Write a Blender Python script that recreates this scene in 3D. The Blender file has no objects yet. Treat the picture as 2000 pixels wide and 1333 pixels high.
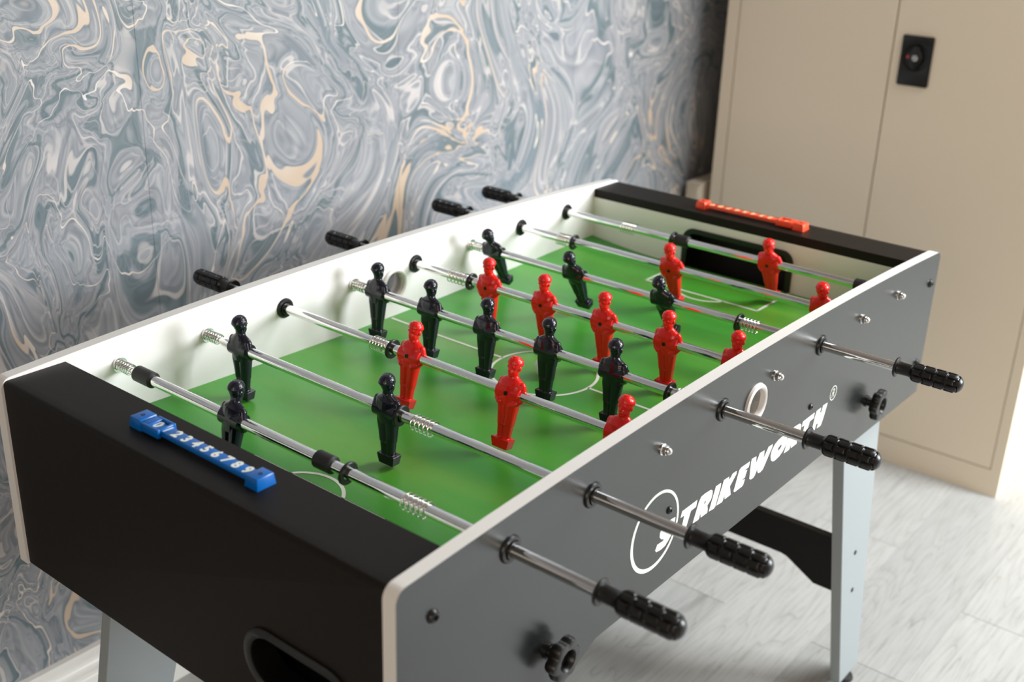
import bpy, bmesh, math, random
from mathutils import Vector, Matrix
from mathutils.geometry import tessellate_polygon
random.seed(7)
S = bpy.context.scene
COL = S.collection
ZR = 0.768            # height of the rod axes above the floor
L, W, T = 1.195, 0.61, 0.0151   # table length, width, side board thickness

# ------------------------------------------------------------------ camera
cam_d = bpy.data.cameras.new('camera'); cam = bpy.data.objects.new('camera', cam_d); COL.objects.link(cam)
def rz(a): return Matrix.Rotation(a, 3, 'Z')
def rx(a): return Matrix.Rotation(a, 3, 'X')
CR = rz(math.radians(-51.78105296)) @ rx(math.radians(67.26146662)) @ rz(math.radians(1.89687418))
cam.matrix_world = Matrix.Translation((-0.55378052, -0.54482661, 0.57235662 + ZR)) @ CR.to_4x4()
cam_d.sensor_width = 36.0; cam_d.sensor_fit = 'HORIZONTAL'; cam_d.lens = 40.983
cam_d.clip_start = 0.02
cam_d.dof.use_dof = True; cam_d.dof.focus_distance = 1.36; cam_d.dof.aperture_fstop = 4.5
S.camera = cam

# ------------------------------------------------------------------ view
S.view_settings.view_transform = 'Standard'
try: S.view_settings.look = 'None'
except Exception: pass
S.view_settings.gamma = 1.0
S.view_settings.use_curve_mapping = False
S.view_settings.exposure = 0.15

# ------------------------------------------------------------------ world and lights
wd = bpy.data.worlds.new('world'); S.world = wd; wd.use_nodes = True
bg = wd.node_tree.nodes['Background']; bg.inputs[0].default_value = (0.75, 0.87, 1.0, 1); bg.inputs[1].default_value = 1.0
def area(name, loc, rot, sx, sy, power, col, spread=math.pi):
    d = bpy.data.lights.new(name, 'AREA'); d.shape = 'RECTANGLE'; d.size = sx; d.size_y = sy
    d.energy = power; d.color = col; d.spread = spread
    o = bpy.data.objects.new(name, d); COL.objects.link(o); o.location = loc; o.rotation_euler = rot
    return o
# daylight through the wide window in the front wall, right of the camera
area('daylight_from_window', (2.72, -2.58, 1.58), (math.radians(90), 0, 0), 1.45, 1.1, 185, (0.90, 0.96, 1.0))
# added cool fill light under the closed ceiling, between table and cupboard
area('ceiling_fill_light', (1.75, -0.95, 2.375), (math.radians(-12), math.radians(14), 0), 1.3, 1.0, 88, (0.92, 0.97, 1.0))
# added warm fill light in front of the plain left wall
area('warm_fill_from_left', (-2.55, -1.2, 1.45), (0, math.radians(-90), 0), 1.3, 1.8, 25, (1.0, 0.85, 0.70))

# warm ceiling panel lamps
CEIL = 2.40
LAMP_GLOW = 3.0
LAMPS = [(-0.9, -0.2), (0.9, -0.2), (-0.9, -1.8), (0.9, -1.8)]

# ------------------------------------------------------------------ helpers
def lin(c): return c / 12.92 if c <= 0.04045 else ((c + 0.055) / 1.055) ** 2.4
def rgb(r, g, b): return (lin(r / 255), lin(g / 255), lin(b / 255), 1.0)
MATS = {}
def mat(name, col, rough=0.5, metal=0.0, spec=0.5, bump=None, coat=0.0):
    m = bpy.data.materials.new(name); m.use_nodes = True
    nt = m.node_tree; b = nt.nodes['Principled BSDF']
    b.inputs['Base Color'].default_value = col; b.inputs['Roughness'].default_value = rough
    b.inputs['Metallic'].default_value = metal; b.inputs['Specular IOR Level'].default_value = spec
    b.inputs['Coat Weight'].default_value = coat
    if bump:
        sc, st, dist = bump
        tc = nt.nodes.new('ShaderNodeTexCoord'); n = nt.nodes.new('ShaderNodeTexNoise')
        n.inputs['Scale'].default_value = sc; n.inputs['Detail'].default_value = 3
        bp = nt.nodes.new('ShaderNodeBump'); bp.inputs['Strength'].default_value = st; bp.inputs['Distance'].default_value = dist
        nt.links.new(tc.outputs['Object'], n.inputs['Vector']); nt.links.new(n.outputs['Fac'], bp.inputs['Height'])
        nt.links.new(bp.outputs['Normal'], b.inputs['Normal'])
    MATS[name] = m
    return m
def ramp(nt, stops, interp='LINEAR'):
    r = nt.nodes.new('ShaderNodeValToRGB'); e = r.color_ramp; e.interpolation = interp
    while len(e.elements) > 1: e.elements.remove(e.elements[0])
    e.elements[0].position = stops[0][0]; e.elements[0].color = stops[0][1]
    for p, c in stops[1:]:
        k = e.elements.new(p); k.color = c
    return r
def math_node(nt, op, a, b=None):
    n = nt.nodes.new('ShaderNodeMath'); n.operation = op
    for i, v in enumerate((a, b)):
        if v is None: continue
        if isinstance(v, (int, float)): n.inputs[i].default_value = v
        else: nt.links.new(v, n.inputs[i])
    return n.outputs[0]
def mixcol(nt, fac, a, b, mode='MIX'):
    n = nt.nodes.new('ShaderNodeMix'); n.data_type = 'RGBA'; n.blend_type = mode
    for i, v in ((0, fac), (6, a), (7, b)):
        if isinstance(v, (int, float, tuple)): n.inputs[i].default_value = v
        else: nt.links.new(v, n.inputs[i])
    return n.outputs[2]

class MB:
    """collects verts and faces (each face with a material slot) in rod-axis coordinates"""
    def __init__(s): s.v = []; s.f = []; s.m = []
    def add(s, vs, fs, m=0):
        o = len(s.v); s.v += [tuple(v) for v in vs]; s.f += [tuple(o + i for i in f) for f in fs]
        s.m += [m] * len(fs) if isinstance(m, int) else list(m)
        return s
    def box(s, x0, x1, y0, y1, z0, z1, m=0):
        vs = [(x, y, z) for x in (x0, x1) for y in (y0, y1) for z in (z0, z1)]
        return s.add(vs, [(0, 1, 3, 2), (4, 6, 7, 5), (0, 4, 5, 1), (2, 3, 7, 6), (0, 2, 6, 4), (1, 5, 7, 3)], m)
    def prism(s, outline, holes, d0, d1, f, m_low=0, m_high=0, m_side=0, m_hole=None):
        """outline and holes in 2D; f(u, v, d) makes the 3D point"""
        loops = [outline] + list(holes)
        flat = [p for l in loops for p in l]
        tris = tessellate_polygon([[Vector((p[0], p[1], 0)) for p in l] for l in loops])
        n = len(flat)
        vs = [f(p[0], p[1], d0) for p in flat] + [f(p[0], p[1], d1) for p in flat]
        fs = []; ms = []
        for t in tris:
            fs.append(tuple(t)); ms.append(m_low); fs.append(tuple(n + i for i in reversed(t))); ms.append(m_high)
        o = 0
        for k, l in enumerate(loops):
            for i in range(len(l)):
                a, b = o + i, o + (i + 1) % len(l)
                fs.append((a, b, n + b, n + a)); ms.append(m_side if (k == 0 or m_hole is None) else m_hole)
            o += len(l)
        return s.add(vs, fs, ms)
    def lathe(s, prof, seg=32, f=None, m=0, cap=True):
        """prof = [(radius, distance along axis)], axis along local y unless f given"""
        f = f or (lambda a, b, d: (a, d, b))
        vs = []; fs = []
        for r, d in prof:
            for k in range(seg):
                a = 2 * math.pi * k / seg
                vs.append(f(r * math.cos(a), r * math.sin(a), d))
        for j in range(len(prof) - 1):
            for k in range(seg):
                fs.append((j * seg + k, j * seg + (k + 1) % seg, (j + 1) * seg + (k + 1) % seg, (j + 1) * seg + k))
        if cap:
            fs.append(tuple(range(seg))); fs.append(tuple(reversed(range((len(prof) - 1) * seg, len(prof) * seg))))
        return s.add(vs, fs, m)
    def sweep(s, pts, r, seg=6, m=0):
        vs = []; fs = []
        n = len(pts)
        for i, p in enumerate(pts):
            p = Vector(p); t = (Vector(pts[min(i + 1, n - 1)]) - Vector(pts[max(i - 1, 0)])).normalized()
            a = Vector((0, 1, 0)) if abs(t.y) < 0.9 else Vector((1, 0, 0))
            u = t.cross(a).normalized(); w = t.cross(u)
            for k in range(seg):
                q = 2 * math.pi * k / seg
                vs.append(p + (u * math.cos(q) + w * math.sin(q)) * r)
        for i in range(n - 1):
            for k in range(seg):
                fs.append((i * seg + k, i * seg + (k + 1) % seg, (i + 1) * seg + (k + 1) % seg, (i + 1) * seg + k))
        fs.append(tuple(range(seg))); fs.append(tuple(reversed(range((n - 1) * seg, n * seg))))
        return s.add(vs, fs, m)
    def mesh(s, name, mats, smooth=False, bevel=0.0, bevel_pick=None, segs=2):
        me = bpy.data.meshes.new(name); me.from_pydata(s.v, [], s.f)
        for m in (mats if isinstance(mats, (list, tuple)) else [mats]): me.materials.append(m)
        me.polygons.foreach_set('material_index', s.m)
        bm = bmesh.new(); bm.from_mesh(me)
        bmesh.ops.remove_doubles(bm, verts=bm.verts, dist=1e-6)
        bmesh.ops.recalc_face_normals(bm, faces=bm.faces)
        if bevel:
            es = [e for e in bm.edges if e.is_manifold and e.calc_face_angle(0) > 0.6 and (bevel_pick is None or bevel_pick(e))]
            bmesh.ops.bevel(bm, geom=es, offset=bevel, segments=segs, affect='EDGES', profile=0.5, clamp_overlap=True)
        bm.to_mesh(me); bm.free()
        if smooth: shade(me)
        me.update()
        return me
def shade(me, ang=math.radians(38)):
    me.polygons.foreach_set('use_smooth', [True] * len(me.polygons))
    try: me.set_sharp_from_angle(angle=ang)
    except Exception: pass
def link(name, me, parent=None, loc=None, mw=None, label=None):
    """an object holding me; world placement loc or mw in rod-axis coordinates (z = 0 at the rods)"""
    o = bpy.data.objects.new(name, me); COL.objects.link(o)
    M = (Matrix.Translation(loc or (0, 0, 0)) if mw is None else mw)
    M = Matrix.Translation((0, 0, ZR)) @ M
    if parent is not None:
        o.parent = parent
        o.matrix_basis = wm(parent).inverted() @ M
    else: o.matrix_basis = M
    if label: o['label'] = label
    return o
def wm(o):
    m = o.matrix_basis.copy()
    while o.parent: o = o.parent; m = o.matrix_basis @ m
    return m
def thing(name, loc, label, cat, group=None):
    o = bpy.data.objects.new(name, None); COL.objects.link(o); o.empty_display_size = 0.05
    o.location = loc; o['label'] = label; o['category'] = cat
    if group: o['group'] = group
    return o
def struct(o): o['kind'] = 'structure'; return o
def arc(cx, cy, r, a0, a1, n):
    return [(cx + r * math.cos(math.radians(a0 + (a1 - a0) * i / n)), cy + r * math.sin(math.radians(a0 + (a1 - a0) * i / n))) for i in range(n + 1)]
def rrect(x0, x1, y0, y1, r, n=6):
    return arc(x1 - r, y1 - r, r, 0, 90, n) + arc(x0 + r, y1 - r, r, 90, 180, n) + arc(x0 + r, y0 + r, r, 180, 270, n) + arc(x1 - r, y0 + r, r, 270, 360, n)
XZ = lambda u, v, d: (u, d, v)
YZ = lambda u, v, d: (d, u, v)
XY = lambda u, v, d: (u, v, d)

# ------------------------------------------------------------------ materials
def wallpaper_material():
    m = bpy.data.materials.new('marbled_wallpaper'); m.use_nodes = True
    nt = m.node_tree; b = nt.nodes['Principled BSDF']; N = nt.nodes; K = nt.links.new
    geo = N.new('ShaderNodeNewGeometry')
    sep = N.new('ShaderNodeSeparateXYZ'); K(geo.outputs['Position'], sep.inputs[0])
    com = N.new('ShaderNodeCombineXYZ')
    K(math_node(nt, 'MULTIPLY', sep.outputs[0], 1.25), com.inputs[0]); K(sep.outputs[2], com.inputs[1])
    def noise(vec, scale, detail=0.0, off=0.0, rough=0.5):
        n = N.new('ShaderNodeTexNoise'); n.inputs['Scale'].default_value = scale; n.inputs['Detail'].default_value = detail
        n.inputs['Roughness'].default_value = rough
        a = N.new('ShaderNodeVectorMath'); a.operation = 'ADD'; a.inputs[1].default_value = (off, off * 1.7, off * 0.3)
        K(vec, a.inputs[0]); K(a.outputs[0], n.inputs['Vector'])
        return n
    def warp(vec, scale, amt, off):
        n = noise(vec, scale, 0.0, off)
        s = N.new('ShaderNodeVectorMath'); s.operation = 'SUBTRACT'; K(n.outputs['Color'], s.inputs[0]); s.inputs[1].default_value = (0.5, 0.5, 0.5)
        k = N.new('ShaderNodeVectorMath'); k.operation = 'SCALE'; K(s.outputs[0], k.inputs[0]); k.inputs['Scale'].default_value = amt
        a = N.new('ShaderNodeVectorMath'); a.operation = 'ADD'; K(vec, a.inputs[0]); K(k.outputs[0], a.inputs[1])
        return a.outputs[0]
    p1 = warp(com.outputs[0], 3.0, 0.62, 3.1)
    p2 = warp(p1, 5.2, 0.34, 9.4)
    p3 = warp(p2, 11.0, 0.13, 21.7)
    p4 = warp(p3, 24.0, 0.035, 71.7)
    h = noise(p4, 3.0, 1.0, 5.5)
    g = noise(p4, 4.2, 0.0, 31.0)
    q = noise(p1, 3.0, 1.0, 44.0)
    G = rgb
    base = ramp(nt, [(0.0, G(130, 142, 145)), (0.27, G(115, 135, 138)), (0.30, G(165, 170, 173)), (0.335, G(179, 183, 184)),
                     (0.345, G(135, 144, 149)), (0.355, G(168, 173, 175)), (0.39, G(163, 168, 171)), (0.40, G(188, 191, 191)), (0.415, G(155, 161, 164)),
                     (0.435, G(174, 178, 180)), (0.447, G(119, 136, 140)), (0.462, G(126, 142, 146)), (0.47, G(176, 180, 182)), (0.495, G(168, 173, 176)), (0.502, G(192, 195, 195)), (0.512, G(153, 159, 162)), (0.535, G(176, 179, 181)),
                     (0.55, G(165, 170, 173)), (0.562, G(115, 134, 138)), (0.585, G(111, 131, 136)), (0.595, G(165, 172, 174)), (0.62, G(181, 185, 186)), (0.632, G(146, 152, 156)), (0.645, G(174, 179, 181)), (0.68, G(165, 171, 174)), (0.72, G(133, 148, 154))])
    K(h.outputs['Fac'], base.inputs[0])
    # fine stripes that follow the flow
    fine = noise(p4, 9.0, 2.5, 60.0)
    fr = ramp(nt, [(0.34, G(214, 218, 222)), (0.40, G(255, 255, 255)), (0.43, G(206, 212, 218)), (0.46, G(250, 250, 252)), (0.50, G(224, 228, 232)), (0.53, G(255, 255, 255)), (0.56, G(202, 208, 214)), (0.60, G(250, 250, 250)), (0.66, G(216, 220, 226))])
    K(fine.outputs['Fac'], fr.inputs[0])
    c = mixcol(nt, 0.8, base.outputs[0], fr.outputs[0], 'MULTIPLY')
    # nested hairlines parallel to the flow, light and dark
    def hair(src, freq, width, mask_off, lo, hi):
        d = math_node(nt, 'ABSOLUTE', math_node(nt, 'SUBTRACT', math_node(nt, 'FRACT', math_node(nt, 'MULTIPLY', src, freq)), 0.5))
        r = ramp(nt, [(0.0, (1, 1, 1, 1)), (width * 0.5, (1, 1, 1, 1)), (width, (0, 0, 0, 1))]); K(d, r.inputs[0])
        mk = ramp(nt, [(lo, (0, 0, 0, 1)), (hi, (1, 1, 1, 1))]); K(noise(p2, 4.0, 1.0, mask_off).outputs['Fac'], mk.inputs[0])
        return math_node(nt, 'MULTIPLY', r.outputs[0], mk.outputs[0])
    c = mixcol(nt, math_node(nt, 'MULTIPLY', hair(h.outputs['Fac'], 22.0, 0.10, 81.0, 0.44, 0.56), 0.55), c, G(112, 128, 138))
    c = mixcol(nt, math_node(nt, 'MULTIPLY', hair(h.outputs['Fac'], 17.0, 0.09, 93.0, 0.46, 0.58), 0.75), c, G(222, 218, 212))
    c = mixcol(nt, math_node(nt, 'MULTIPLY', hair(g.outputs['Fac'], 26.0, 0.10, 107.0, 0.50, 0.60), 0.6), c, G(206, 200, 196))
    # cream veins: level lines of g whose width swells and shrinks
    dist = math_node(nt, 'ABSOLUTE', math_node(nt, 'SUBTRACT', math_node(nt, 'FRACT', math_node(nt, 'MULTIPLY', g.outputs['Fac'], 5.0)), 0.5))
    wid = math_node(nt, 'MULTIPLY', math_node(nt, 'POWER', q.outputs['Fac'], 6.0), 1.45)
    ratio = math_node(nt, 'DIVIDE', dist, math_node(nt, 'ADD', wid, 0.010))
    vein = ramp(nt, [(0.0, (1, 1, 1, 1)), (0.50, (1, 1, 1, 1)), (0.66, (0, 0, 0, 1))]); K(ratio, vein.inputs[0])
    rim = ramp(nt, [(0.55, (0, 0, 0, 1)), (0.72, (1, 1, 1, 1)), (0.86, (0.7, 0.7, 0.7, 1)), (1.0, (0, 0, 0, 1))]); K(ratio, rim.inputs[0])
    c = mixcol(nt, math_node(nt, 'MULTIPLY', rim.outputs[0], 0.45), c, G(104, 120, 130))
    vc = ramp(nt, [(0.34, G(236, 222, 204)), (0.46, G(250, 246, 240)), (0.56, G(240, 230, 214)), (0.66, G(222, 200, 172))]); K(q.outputs['Fac'], vc.inputs[0])
    c = mixcol(nt, math_node(nt, 'MULTIPLY', vein.outputs[0], 0.9), c, vc.outputs[0])
    c = mixcol(nt, 1.0, c, (0.77, 0.73, 0.735, 1.0), 'MULTIPLY')
    K(c, b.inputs['Base Color'])
    b.inputs['Roughness'].default_value = 0.5
    rr = ramp(nt, [(0.0, (0.55, 0.55, 0.55, 1)), (1.0, (0.36, 0.36, 0.36, 1))]); K(vein.outputs[0], rr.inputs[0]); K(rr.outputs[0], b.inputs['Roughness'])
    bp = N.new('ShaderNodeBump'); bp.inputs['Strength'].default_value = 0.15; bp.inputs['Distance'].default_value = 0.001
    K(noise(com.outputs[0], 420, 2.0, 1.0).outputs['Fac'], bp.inputs['Height']); K(bp.outputs['Normal'], b.inputs['Normal'])
    return m
def plank_material():
    m = bpy.data.materials.new('grey_oak_laminate'); m.use_nodes = True
    nt = m.node_tree; b = nt.nodes['Principled BSDF']; N = nt.nodes; K = nt.links.new
    tc = N.new('ShaderNodeTexCoord'); oi = N.new('ShaderNodeObjectInfo')
    mp = N.new('ShaderNodeMapping'); mp.inputs['Scale'].default_value = (0.45, 5.5, 1)
    K(tc.outputs['Object'], mp.inputs[0])
    cb = N.new('ShaderNodeCombineXYZ'); K(math_node(nt, 'MULTIPLY', oi.outputs['Random'], 37.0), cb.inputs[0]); K(math_node(nt, 'MULTIPLY', oi.outputs['Random'], 91.0), cb.inputs[1])
    ad = N.new('ShaderNodeVectorMath'); ad.operation = 'ADD'; K(mp.outputs[0], ad.inputs[0]); K(cb.outputs[0], ad.inputs[1])
    n1 = N.new('ShaderNodeTexNoise'); n1.inputs['Scale'].default_value = 2.2; n1.inputs['Detail'].default_value = 2; n1.inputs['Distortion'].default_value = 0.6
    K(ad.outputs[0], n1.inputs['Vector'])
    rings = math_node(nt, 'FRACT', math_node(nt, 'MULTIPLY', n1.outputs['Fac'], 17.0))
    n2 = N.new('ShaderNodeTexNoise'); n2.inputs['Scale'].default_value = 26; n2.inputs['Detail'].default_value = 6; n2.inputs['Roughness'].default_value = 0.65
    K(ad.outputs[0], n2.inputs['Vector'])
    r1 = ramp(nt, [(0.0, rgb(184, 181, 177)), (0.05, rgb(201, 199, 196)), (0.5, rgb(209, 207, 204)), (0.95, rgb(206, 204, 201)), (1.0, rgb(188, 186, 182))]); K(rings, r1.inputs[0])
    r2 = ramp(nt, [(0.32, rgb(222, 220, 218)), (0.48, rgb(246, 246, 246)), (0.7, rgb(255, 255, 255))]); K(n2.outputs['Fac'], r2.inputs[0])
    c = mixcol(nt, 0.9, r1.outputs[0], r2.outputs[0], 'MULTIPLY')
    n3 = N.new('ShaderNodeTexNoise'); n3.inputs['Scale'].default_value = 3.4; n3.inputs['Detail'].default_value = 1; K(ad.outputs[0], n3.inputs['Vector'])
    kn = ramp(nt, [(0.0, rgb(140, 136, 132)), (0.26, rgb(150, 147, 144)), (0.33, rgb(255, 255, 255))]); K(n3.outputs['Fac'], kn.inputs[0])
    c = mixcol(nt, 0.7, c, kn.outputs[0], 'MULTIPLY')
    tone = ramp(nt, [(0.0, rgb(206, 208, 207)), (1.0, rgb(226, 227, 226))]); K(oi.outputs['Random'], tone.inputs[0])
    c = mixcol(nt, 1.0, c, tone.outputs[0], 'MULTIPLY')
    K(c, b.inputs['Base Color']); b.inputs['Roughness'].default_value = 0.42
    bp = N.new('ShaderNodeBump'); bp.inputs['Strength'].default_value = 0.12; bp.inputs['Distance'].default_value = 0.0008
    K(n2.outputs['Fac'], bp.inputs['Height']); K(bp.outputs['Normal'], b.inputs['Normal'])
    return m
def pitch_material():
    m = mat('glossy_green_pitch', rgb(66, 158, 56), 0.34, spec=0.5)
    nt = m.node_tree; b = nt.nodes['Principled BSDF']; N = nt.nodes; K = nt.links.new
    tc = N.new('ShaderNodeTexCoord'); mp = N.new('ShaderNodeMapping'); mp.inputs['Scale'].default_value = (9, 2.2, 1); mp.inputs['Rotation'].default_value = (0, 0, 0.35)
    n = N.new('ShaderNodeTexNoise'); n.inputs['Scale'].default_value = 1.0; n.inputs['Detail'].default_value = 4
    K(tc.outputs['Object'], mp.inputs[0]); K(mp.outputs[0], n.inputs['Vector'])
    r = ramp(nt, [(0.35, rgb(58, 150, 46)), (0.5, rgb(74, 162, 50)), (0.65, rgb(98, 166, 54))]); K(n.outputs['Fac'], r.inputs[0]); K(r.outputs[0], b.inputs['Base Color'])
    return m
def laminate(name, c1, c2, rough, spec):
    m = mat(name, c1, rough, spec=spec)
    nt = m.node_tree; b = nt.nodes['Principled BSDF']; N = nt.nodes; K = nt.links.new
    tc = N.new('ShaderNodeTexCoord'); n = N.new('ShaderNodeTexNoise'); n.inputs['Scale'].default_value = 700; n.inputs['Detail'].default_value = 2
    K(tc.outputs['Object'], n.inputs['Vector'])
    r = ramp(nt, [(0.35, c1), (0.65, c2)]); K(n.outputs['Fac'], r.inputs[0]); K(r.outputs[0], b.inputs['Base Color'])
    bp = N.new('ShaderNodeBump'); bp.inputs['Strength'].default_value = 0.25; bp.inputs['Distance'].default_value = 0.0003
    K(n.outputs['Fac'], bp.inputs['Height']); K(bp.outputs['Normal'], b.inputs['Normal'])
    return m

M_wall = wallpaper_material(); M_plank = plank_material(); M_pitch = pitch_material()
M_white = mat('white_laminate', rgb(246, 240, 238), 0.36)
M_endwhite = mat('off_white_inner_board', rgb(232, 229, 222), 0.45)
M_edge = mat('white_edging', rgb(232, 228, 222), 0.35)
M_dark = laminate('dark_grey_laminate', rgb(21, 24, 23), rgb(32, 35, 33), 0.27, 0.7)
M_black = laminate('black_laminate', rgb(17, 13, 9), rgb(27, 21, 15), 0.5, 0.22)
M_leg = mat('silver_grey_laminate', rgb(150, 156, 157), 0.42)
M_chrome = mat('chrome', (0.86, 0.85, 0.84, 1), 0.07, 1.0)
M_steel = mat('bright_plated_steel', (0.82, 0.81, 0.79, 1), 0.2, 1.0)
M_plastic = mat('black_plastic', rgb(20, 19, 18), 0.32)
M_rubber = mat('black_rubber', rgb(30, 27, 25), 0.55)
M_red = mat('red_plastic', rgb(228, 24, 16), 0.24)
M_red.node_tree.nodes['Principled BSDF'].inputs['Subsurface Weight'].default_value = 0.0
M_navy = mat('dark_navy_plastic', rgb(15, 15, 32), 0.18, spec=0.6)
M_blue = mat('blue_plastic', rgb(0, 98, 180), 0.28)
M_orange = mat('red_orange_plastic', rgb(244, 78, 40), 0.3)
M_paint = mat('white_paint', rgb(236, 240, 228), 0.45)
M_line = mat('white_pitch_line', rgb(240, 244, 228), 0.4)
M_ball = mat('white_ball', rgb(238, 236, 230), 0.3)
M_cup = mat('stone_beige_powder_coat', rgb(234, 218, 194), 0.5, bump=(900, 0.08, 0.0003))
M_gap = mat('dark_joint_base', rgb(30, 28, 24), 0.8)  # dark sub-floor colour seen in the plank joints
M_skirt = mat('white_gloss_paint', rgb(232, 229, 222), 0.3)
M_plain = mat('plain_wall_paint', rgb(150, 143, 134), 0.8)
M_case = mat('beige_casing_paint', rgb(214, 200, 178), 0.6)
M_ceil = mat('ceiling_paint', rgb(150, 140, 136), 0.85)
M_grey = mat('white_plastic_ring', rgb(226, 219, 212), 0.35)
M_void = mat('dark_cavity', rgb(10, 10, 10), 0.7)
M_oak = mat('cut_board_core', rgb(170, 150, 128), 0.7)
M_frame = mat('grey_door_frame', rgb(70, 72, 74), 0.4)
M_rubberfoot = M_rubber

# ------------------------------------------------------------------ room
XL, XRr, YB, YF = -2.6, 2.45, 0.92, -2.64
XE = 4.2                                   # glazed end wall beyond the cupboard recess
FZ = -ZR
def full(x0, x1, y0, y1, z0, z1, name, m, parent=None):
    """box in floor coordinates (z = 0 on the floor)"""
    me = MB().box(x0, x1, y0, y1, z0 - ZR, z1 - ZR).mesh(name, m)
    return link(name, me, parent)
floor = struct(full(XL, XE, YF, YB, -0.06, -0.010, 'floor', M_gap))
ceiling = struct(full(XL, XE, YF, YB, CEIL, CEIL + 0.05, 'ceiling', M_ceil))
wall_back = struct(full(XL, XRr, YB + 0.002, YB + 0.10, 0, CEIL, 'wall_back', M_plain))
wall_left = struct(full(XL - 0.1, XL, YF, YB, 0, CEIL, 'wall_left', M_plain))
WX0, WX1, WT, WB = 1.96, 3.48, 2.16, 1.00      # wide window in the front wall
mb = MB()
mb.box(XL, WX0, YF - 0.1, YF, FZ, CEIL - ZR); mb.box(WX1, XE, YF - 0.1, YF, FZ, CEIL - ZR); mb.box(WX0, WX1, YF - 0.1, YF, FZ, WB - ZR); mb.box(WX0, WX1, YF - 0.1, YF, WT - ZR, CEIL - ZR)
wall_front = struct(link('wall_front', mb.mesh('wall_front', M_plain)))
wall_right = struct(full(XE, XE + 0.1, YF, 0.16, 0, CEIL, 'wall_right', M_plain))
wall_recess = struct(full(XRr, XE, 0.06, 0.16, 0, CEIL, 'wall_recess', M_plain))
struct(full(XRr, XRr + 0.1, 0.16, YB, 0, CEIL, 'wall_nib', M_plain))
mb = MB()
for x0, x1 in ((WX0, WX0 + 0.06), (WX1 - 0.06, WX1), ((WX0 + WX1) / 2 - 0.03, (WX0 + WX1) / 2 + 0.03)):
    mb.box(x0, x1, YF - 0.08, YF - 0.02, WB - ZR, WT - ZR)
mb.box(WX0, WX1, YF - 0.08, YF - 0.02, WB - ZR, WB - ZR + 0.06); mb.box(WX0, WX1, YF - 0.08, YF - 0.02, WT - ZR - 0.06, WT - ZR)
struct(link('window_1', mb.mesh('window_1', M_frame)))
mb = MB(); mb.prism(rrect(1.75 - .72, 1.75 + .72, -0.95 - .57, -0.95 + .57, .01), [rrect(1.75 - .66, 1.75 + .66, -0.95 - .51, -0.95 + .51, .005)], CEIL - ZR - 0.03, CEIL - ZR - 0.001, XY)
struct(link('fill_light_frame', mb.mesh('fill_light_frame', M_frame)))  # unseen frame added around the ceiling fill light, no opening above
# wallpaper: strips 0.53 m wide, butted
x = 0.425 - 0.53 * 6
k = 0
while x < XRr:
    a, b2 = max(x, XL) + 0.0003, min(x + 0.53, XRr) - 0.0003
    if b2 - a > 0.02:
        link('wallpaper_strip', MB().box(a, b2, YB, YB + 0.0019, FZ + 0.10, CEIL - ZR).mesh('wallpaper_strip', M_wall), wall_back)
    x += 0.53
# planks 0.182 wide, 1.285 long
PW, PL = 0.1815, 1.285
rows = []
y = 0.295 + PW * 4
r = 0
cache = {}
while y > YF:
    y0, y1 = max(y - PW, YF), min(y, YB)
    if y1 - y0 > 0.01:
        offs = {0: 0.55, 1: 0.12}.get(r % 3, 0.83)
        # rows between y .295-.477 and -.068-.111 have a joint at x 1.213
        start = 1.213
        ymid = (y0 + y1) / 2
        if 0.295 < ymid < 0.477 or -0.07 < ymid < 0.112: start = 1.213
        elif 0.112 < ymid < 0.295: start = 1.213 - 0.86
        else: start = 1.213 + PL * ((r * 0.37) % 1.0)
        x = start - PL * 4
        xe = XE if y0 < 0.06 else XRr
        while x < xe:
            a, b2 = max(x, XL), min(x + PL, xe)
            if b2 - a > 0.02:
                key = (round(b2 - a, 3), round(y1 - y0, 4))
                if key not in cache:
                    hx, hy = (b2 - a) / 2 - 0.0003, (y1 - y0) / 2 - 0.0003
                    bv = 0.0006
                    vs = [(-hx, -hy, -.0099), (hx, -hy, -.0099), (hx, hy, -.0099), (-hx, hy, -.0099),
                          (-hx, -hy, -bv), (hx, -hy, -bv), (hx, hy, -bv), (-hx, hy, -bv),
                          (-hx + bv, -hy + bv, 0), (hx - bv, -hy + bv, 0), (hx - bv, hy - bv, 0), (-hx + bv, hy - bv, 0)]
                    fs = [(3, 2, 1, 0)] + [(i, (i + 1) % 4, 4 + (i + 1) % 4, 4 + i) for i in range(4)] + [(4 + i, 4 + (i + 1) % 4, 8 + (i + 1) % 4, 8 + i) for i in range(4)] + [(8, 9, 10, 11)]
                    cache[key] = MB().add(vs, fs).mesh('plank', M_plank)
                link('plank', cache[key], floor, ((a + b2) / 2, (y0 + y1) / 2, FZ))
            x += PL
    y -= PW; r += 1
# skirting boards
def skirting(name, f, n0, n1):
    prof = [(0, 0), (0.018, 0), (0.018, 0.098), (0.0165, 0.102), (0.0135, 0.104), (0.0135, 0.108), (0.0155, 0.112), (0.0155, 0.118), (0.012, 0.124), (0.0085, 0.128), (0.0085, 0.134), (0.010, 0.139), (0.0085, 0.145), (0, 0.147)]
    mb = MB(); mb.prism(prof, [], n0, n1, f)
    return struct(link(name, mb.mesh(name, M_skirt, smooth=True)))
skirting('baseboard_back', lambda u, v, d: (d, YB - u, v + FZ), XL, XRr)
skirting('baseboard_left', lambda u, v, d: (XL + u, d, v + FZ), YF, YB - 0.018)
skirting('baseboard_front', lambda u, v, d: (d, YF + u, v + FZ), XL, XE)
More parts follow.
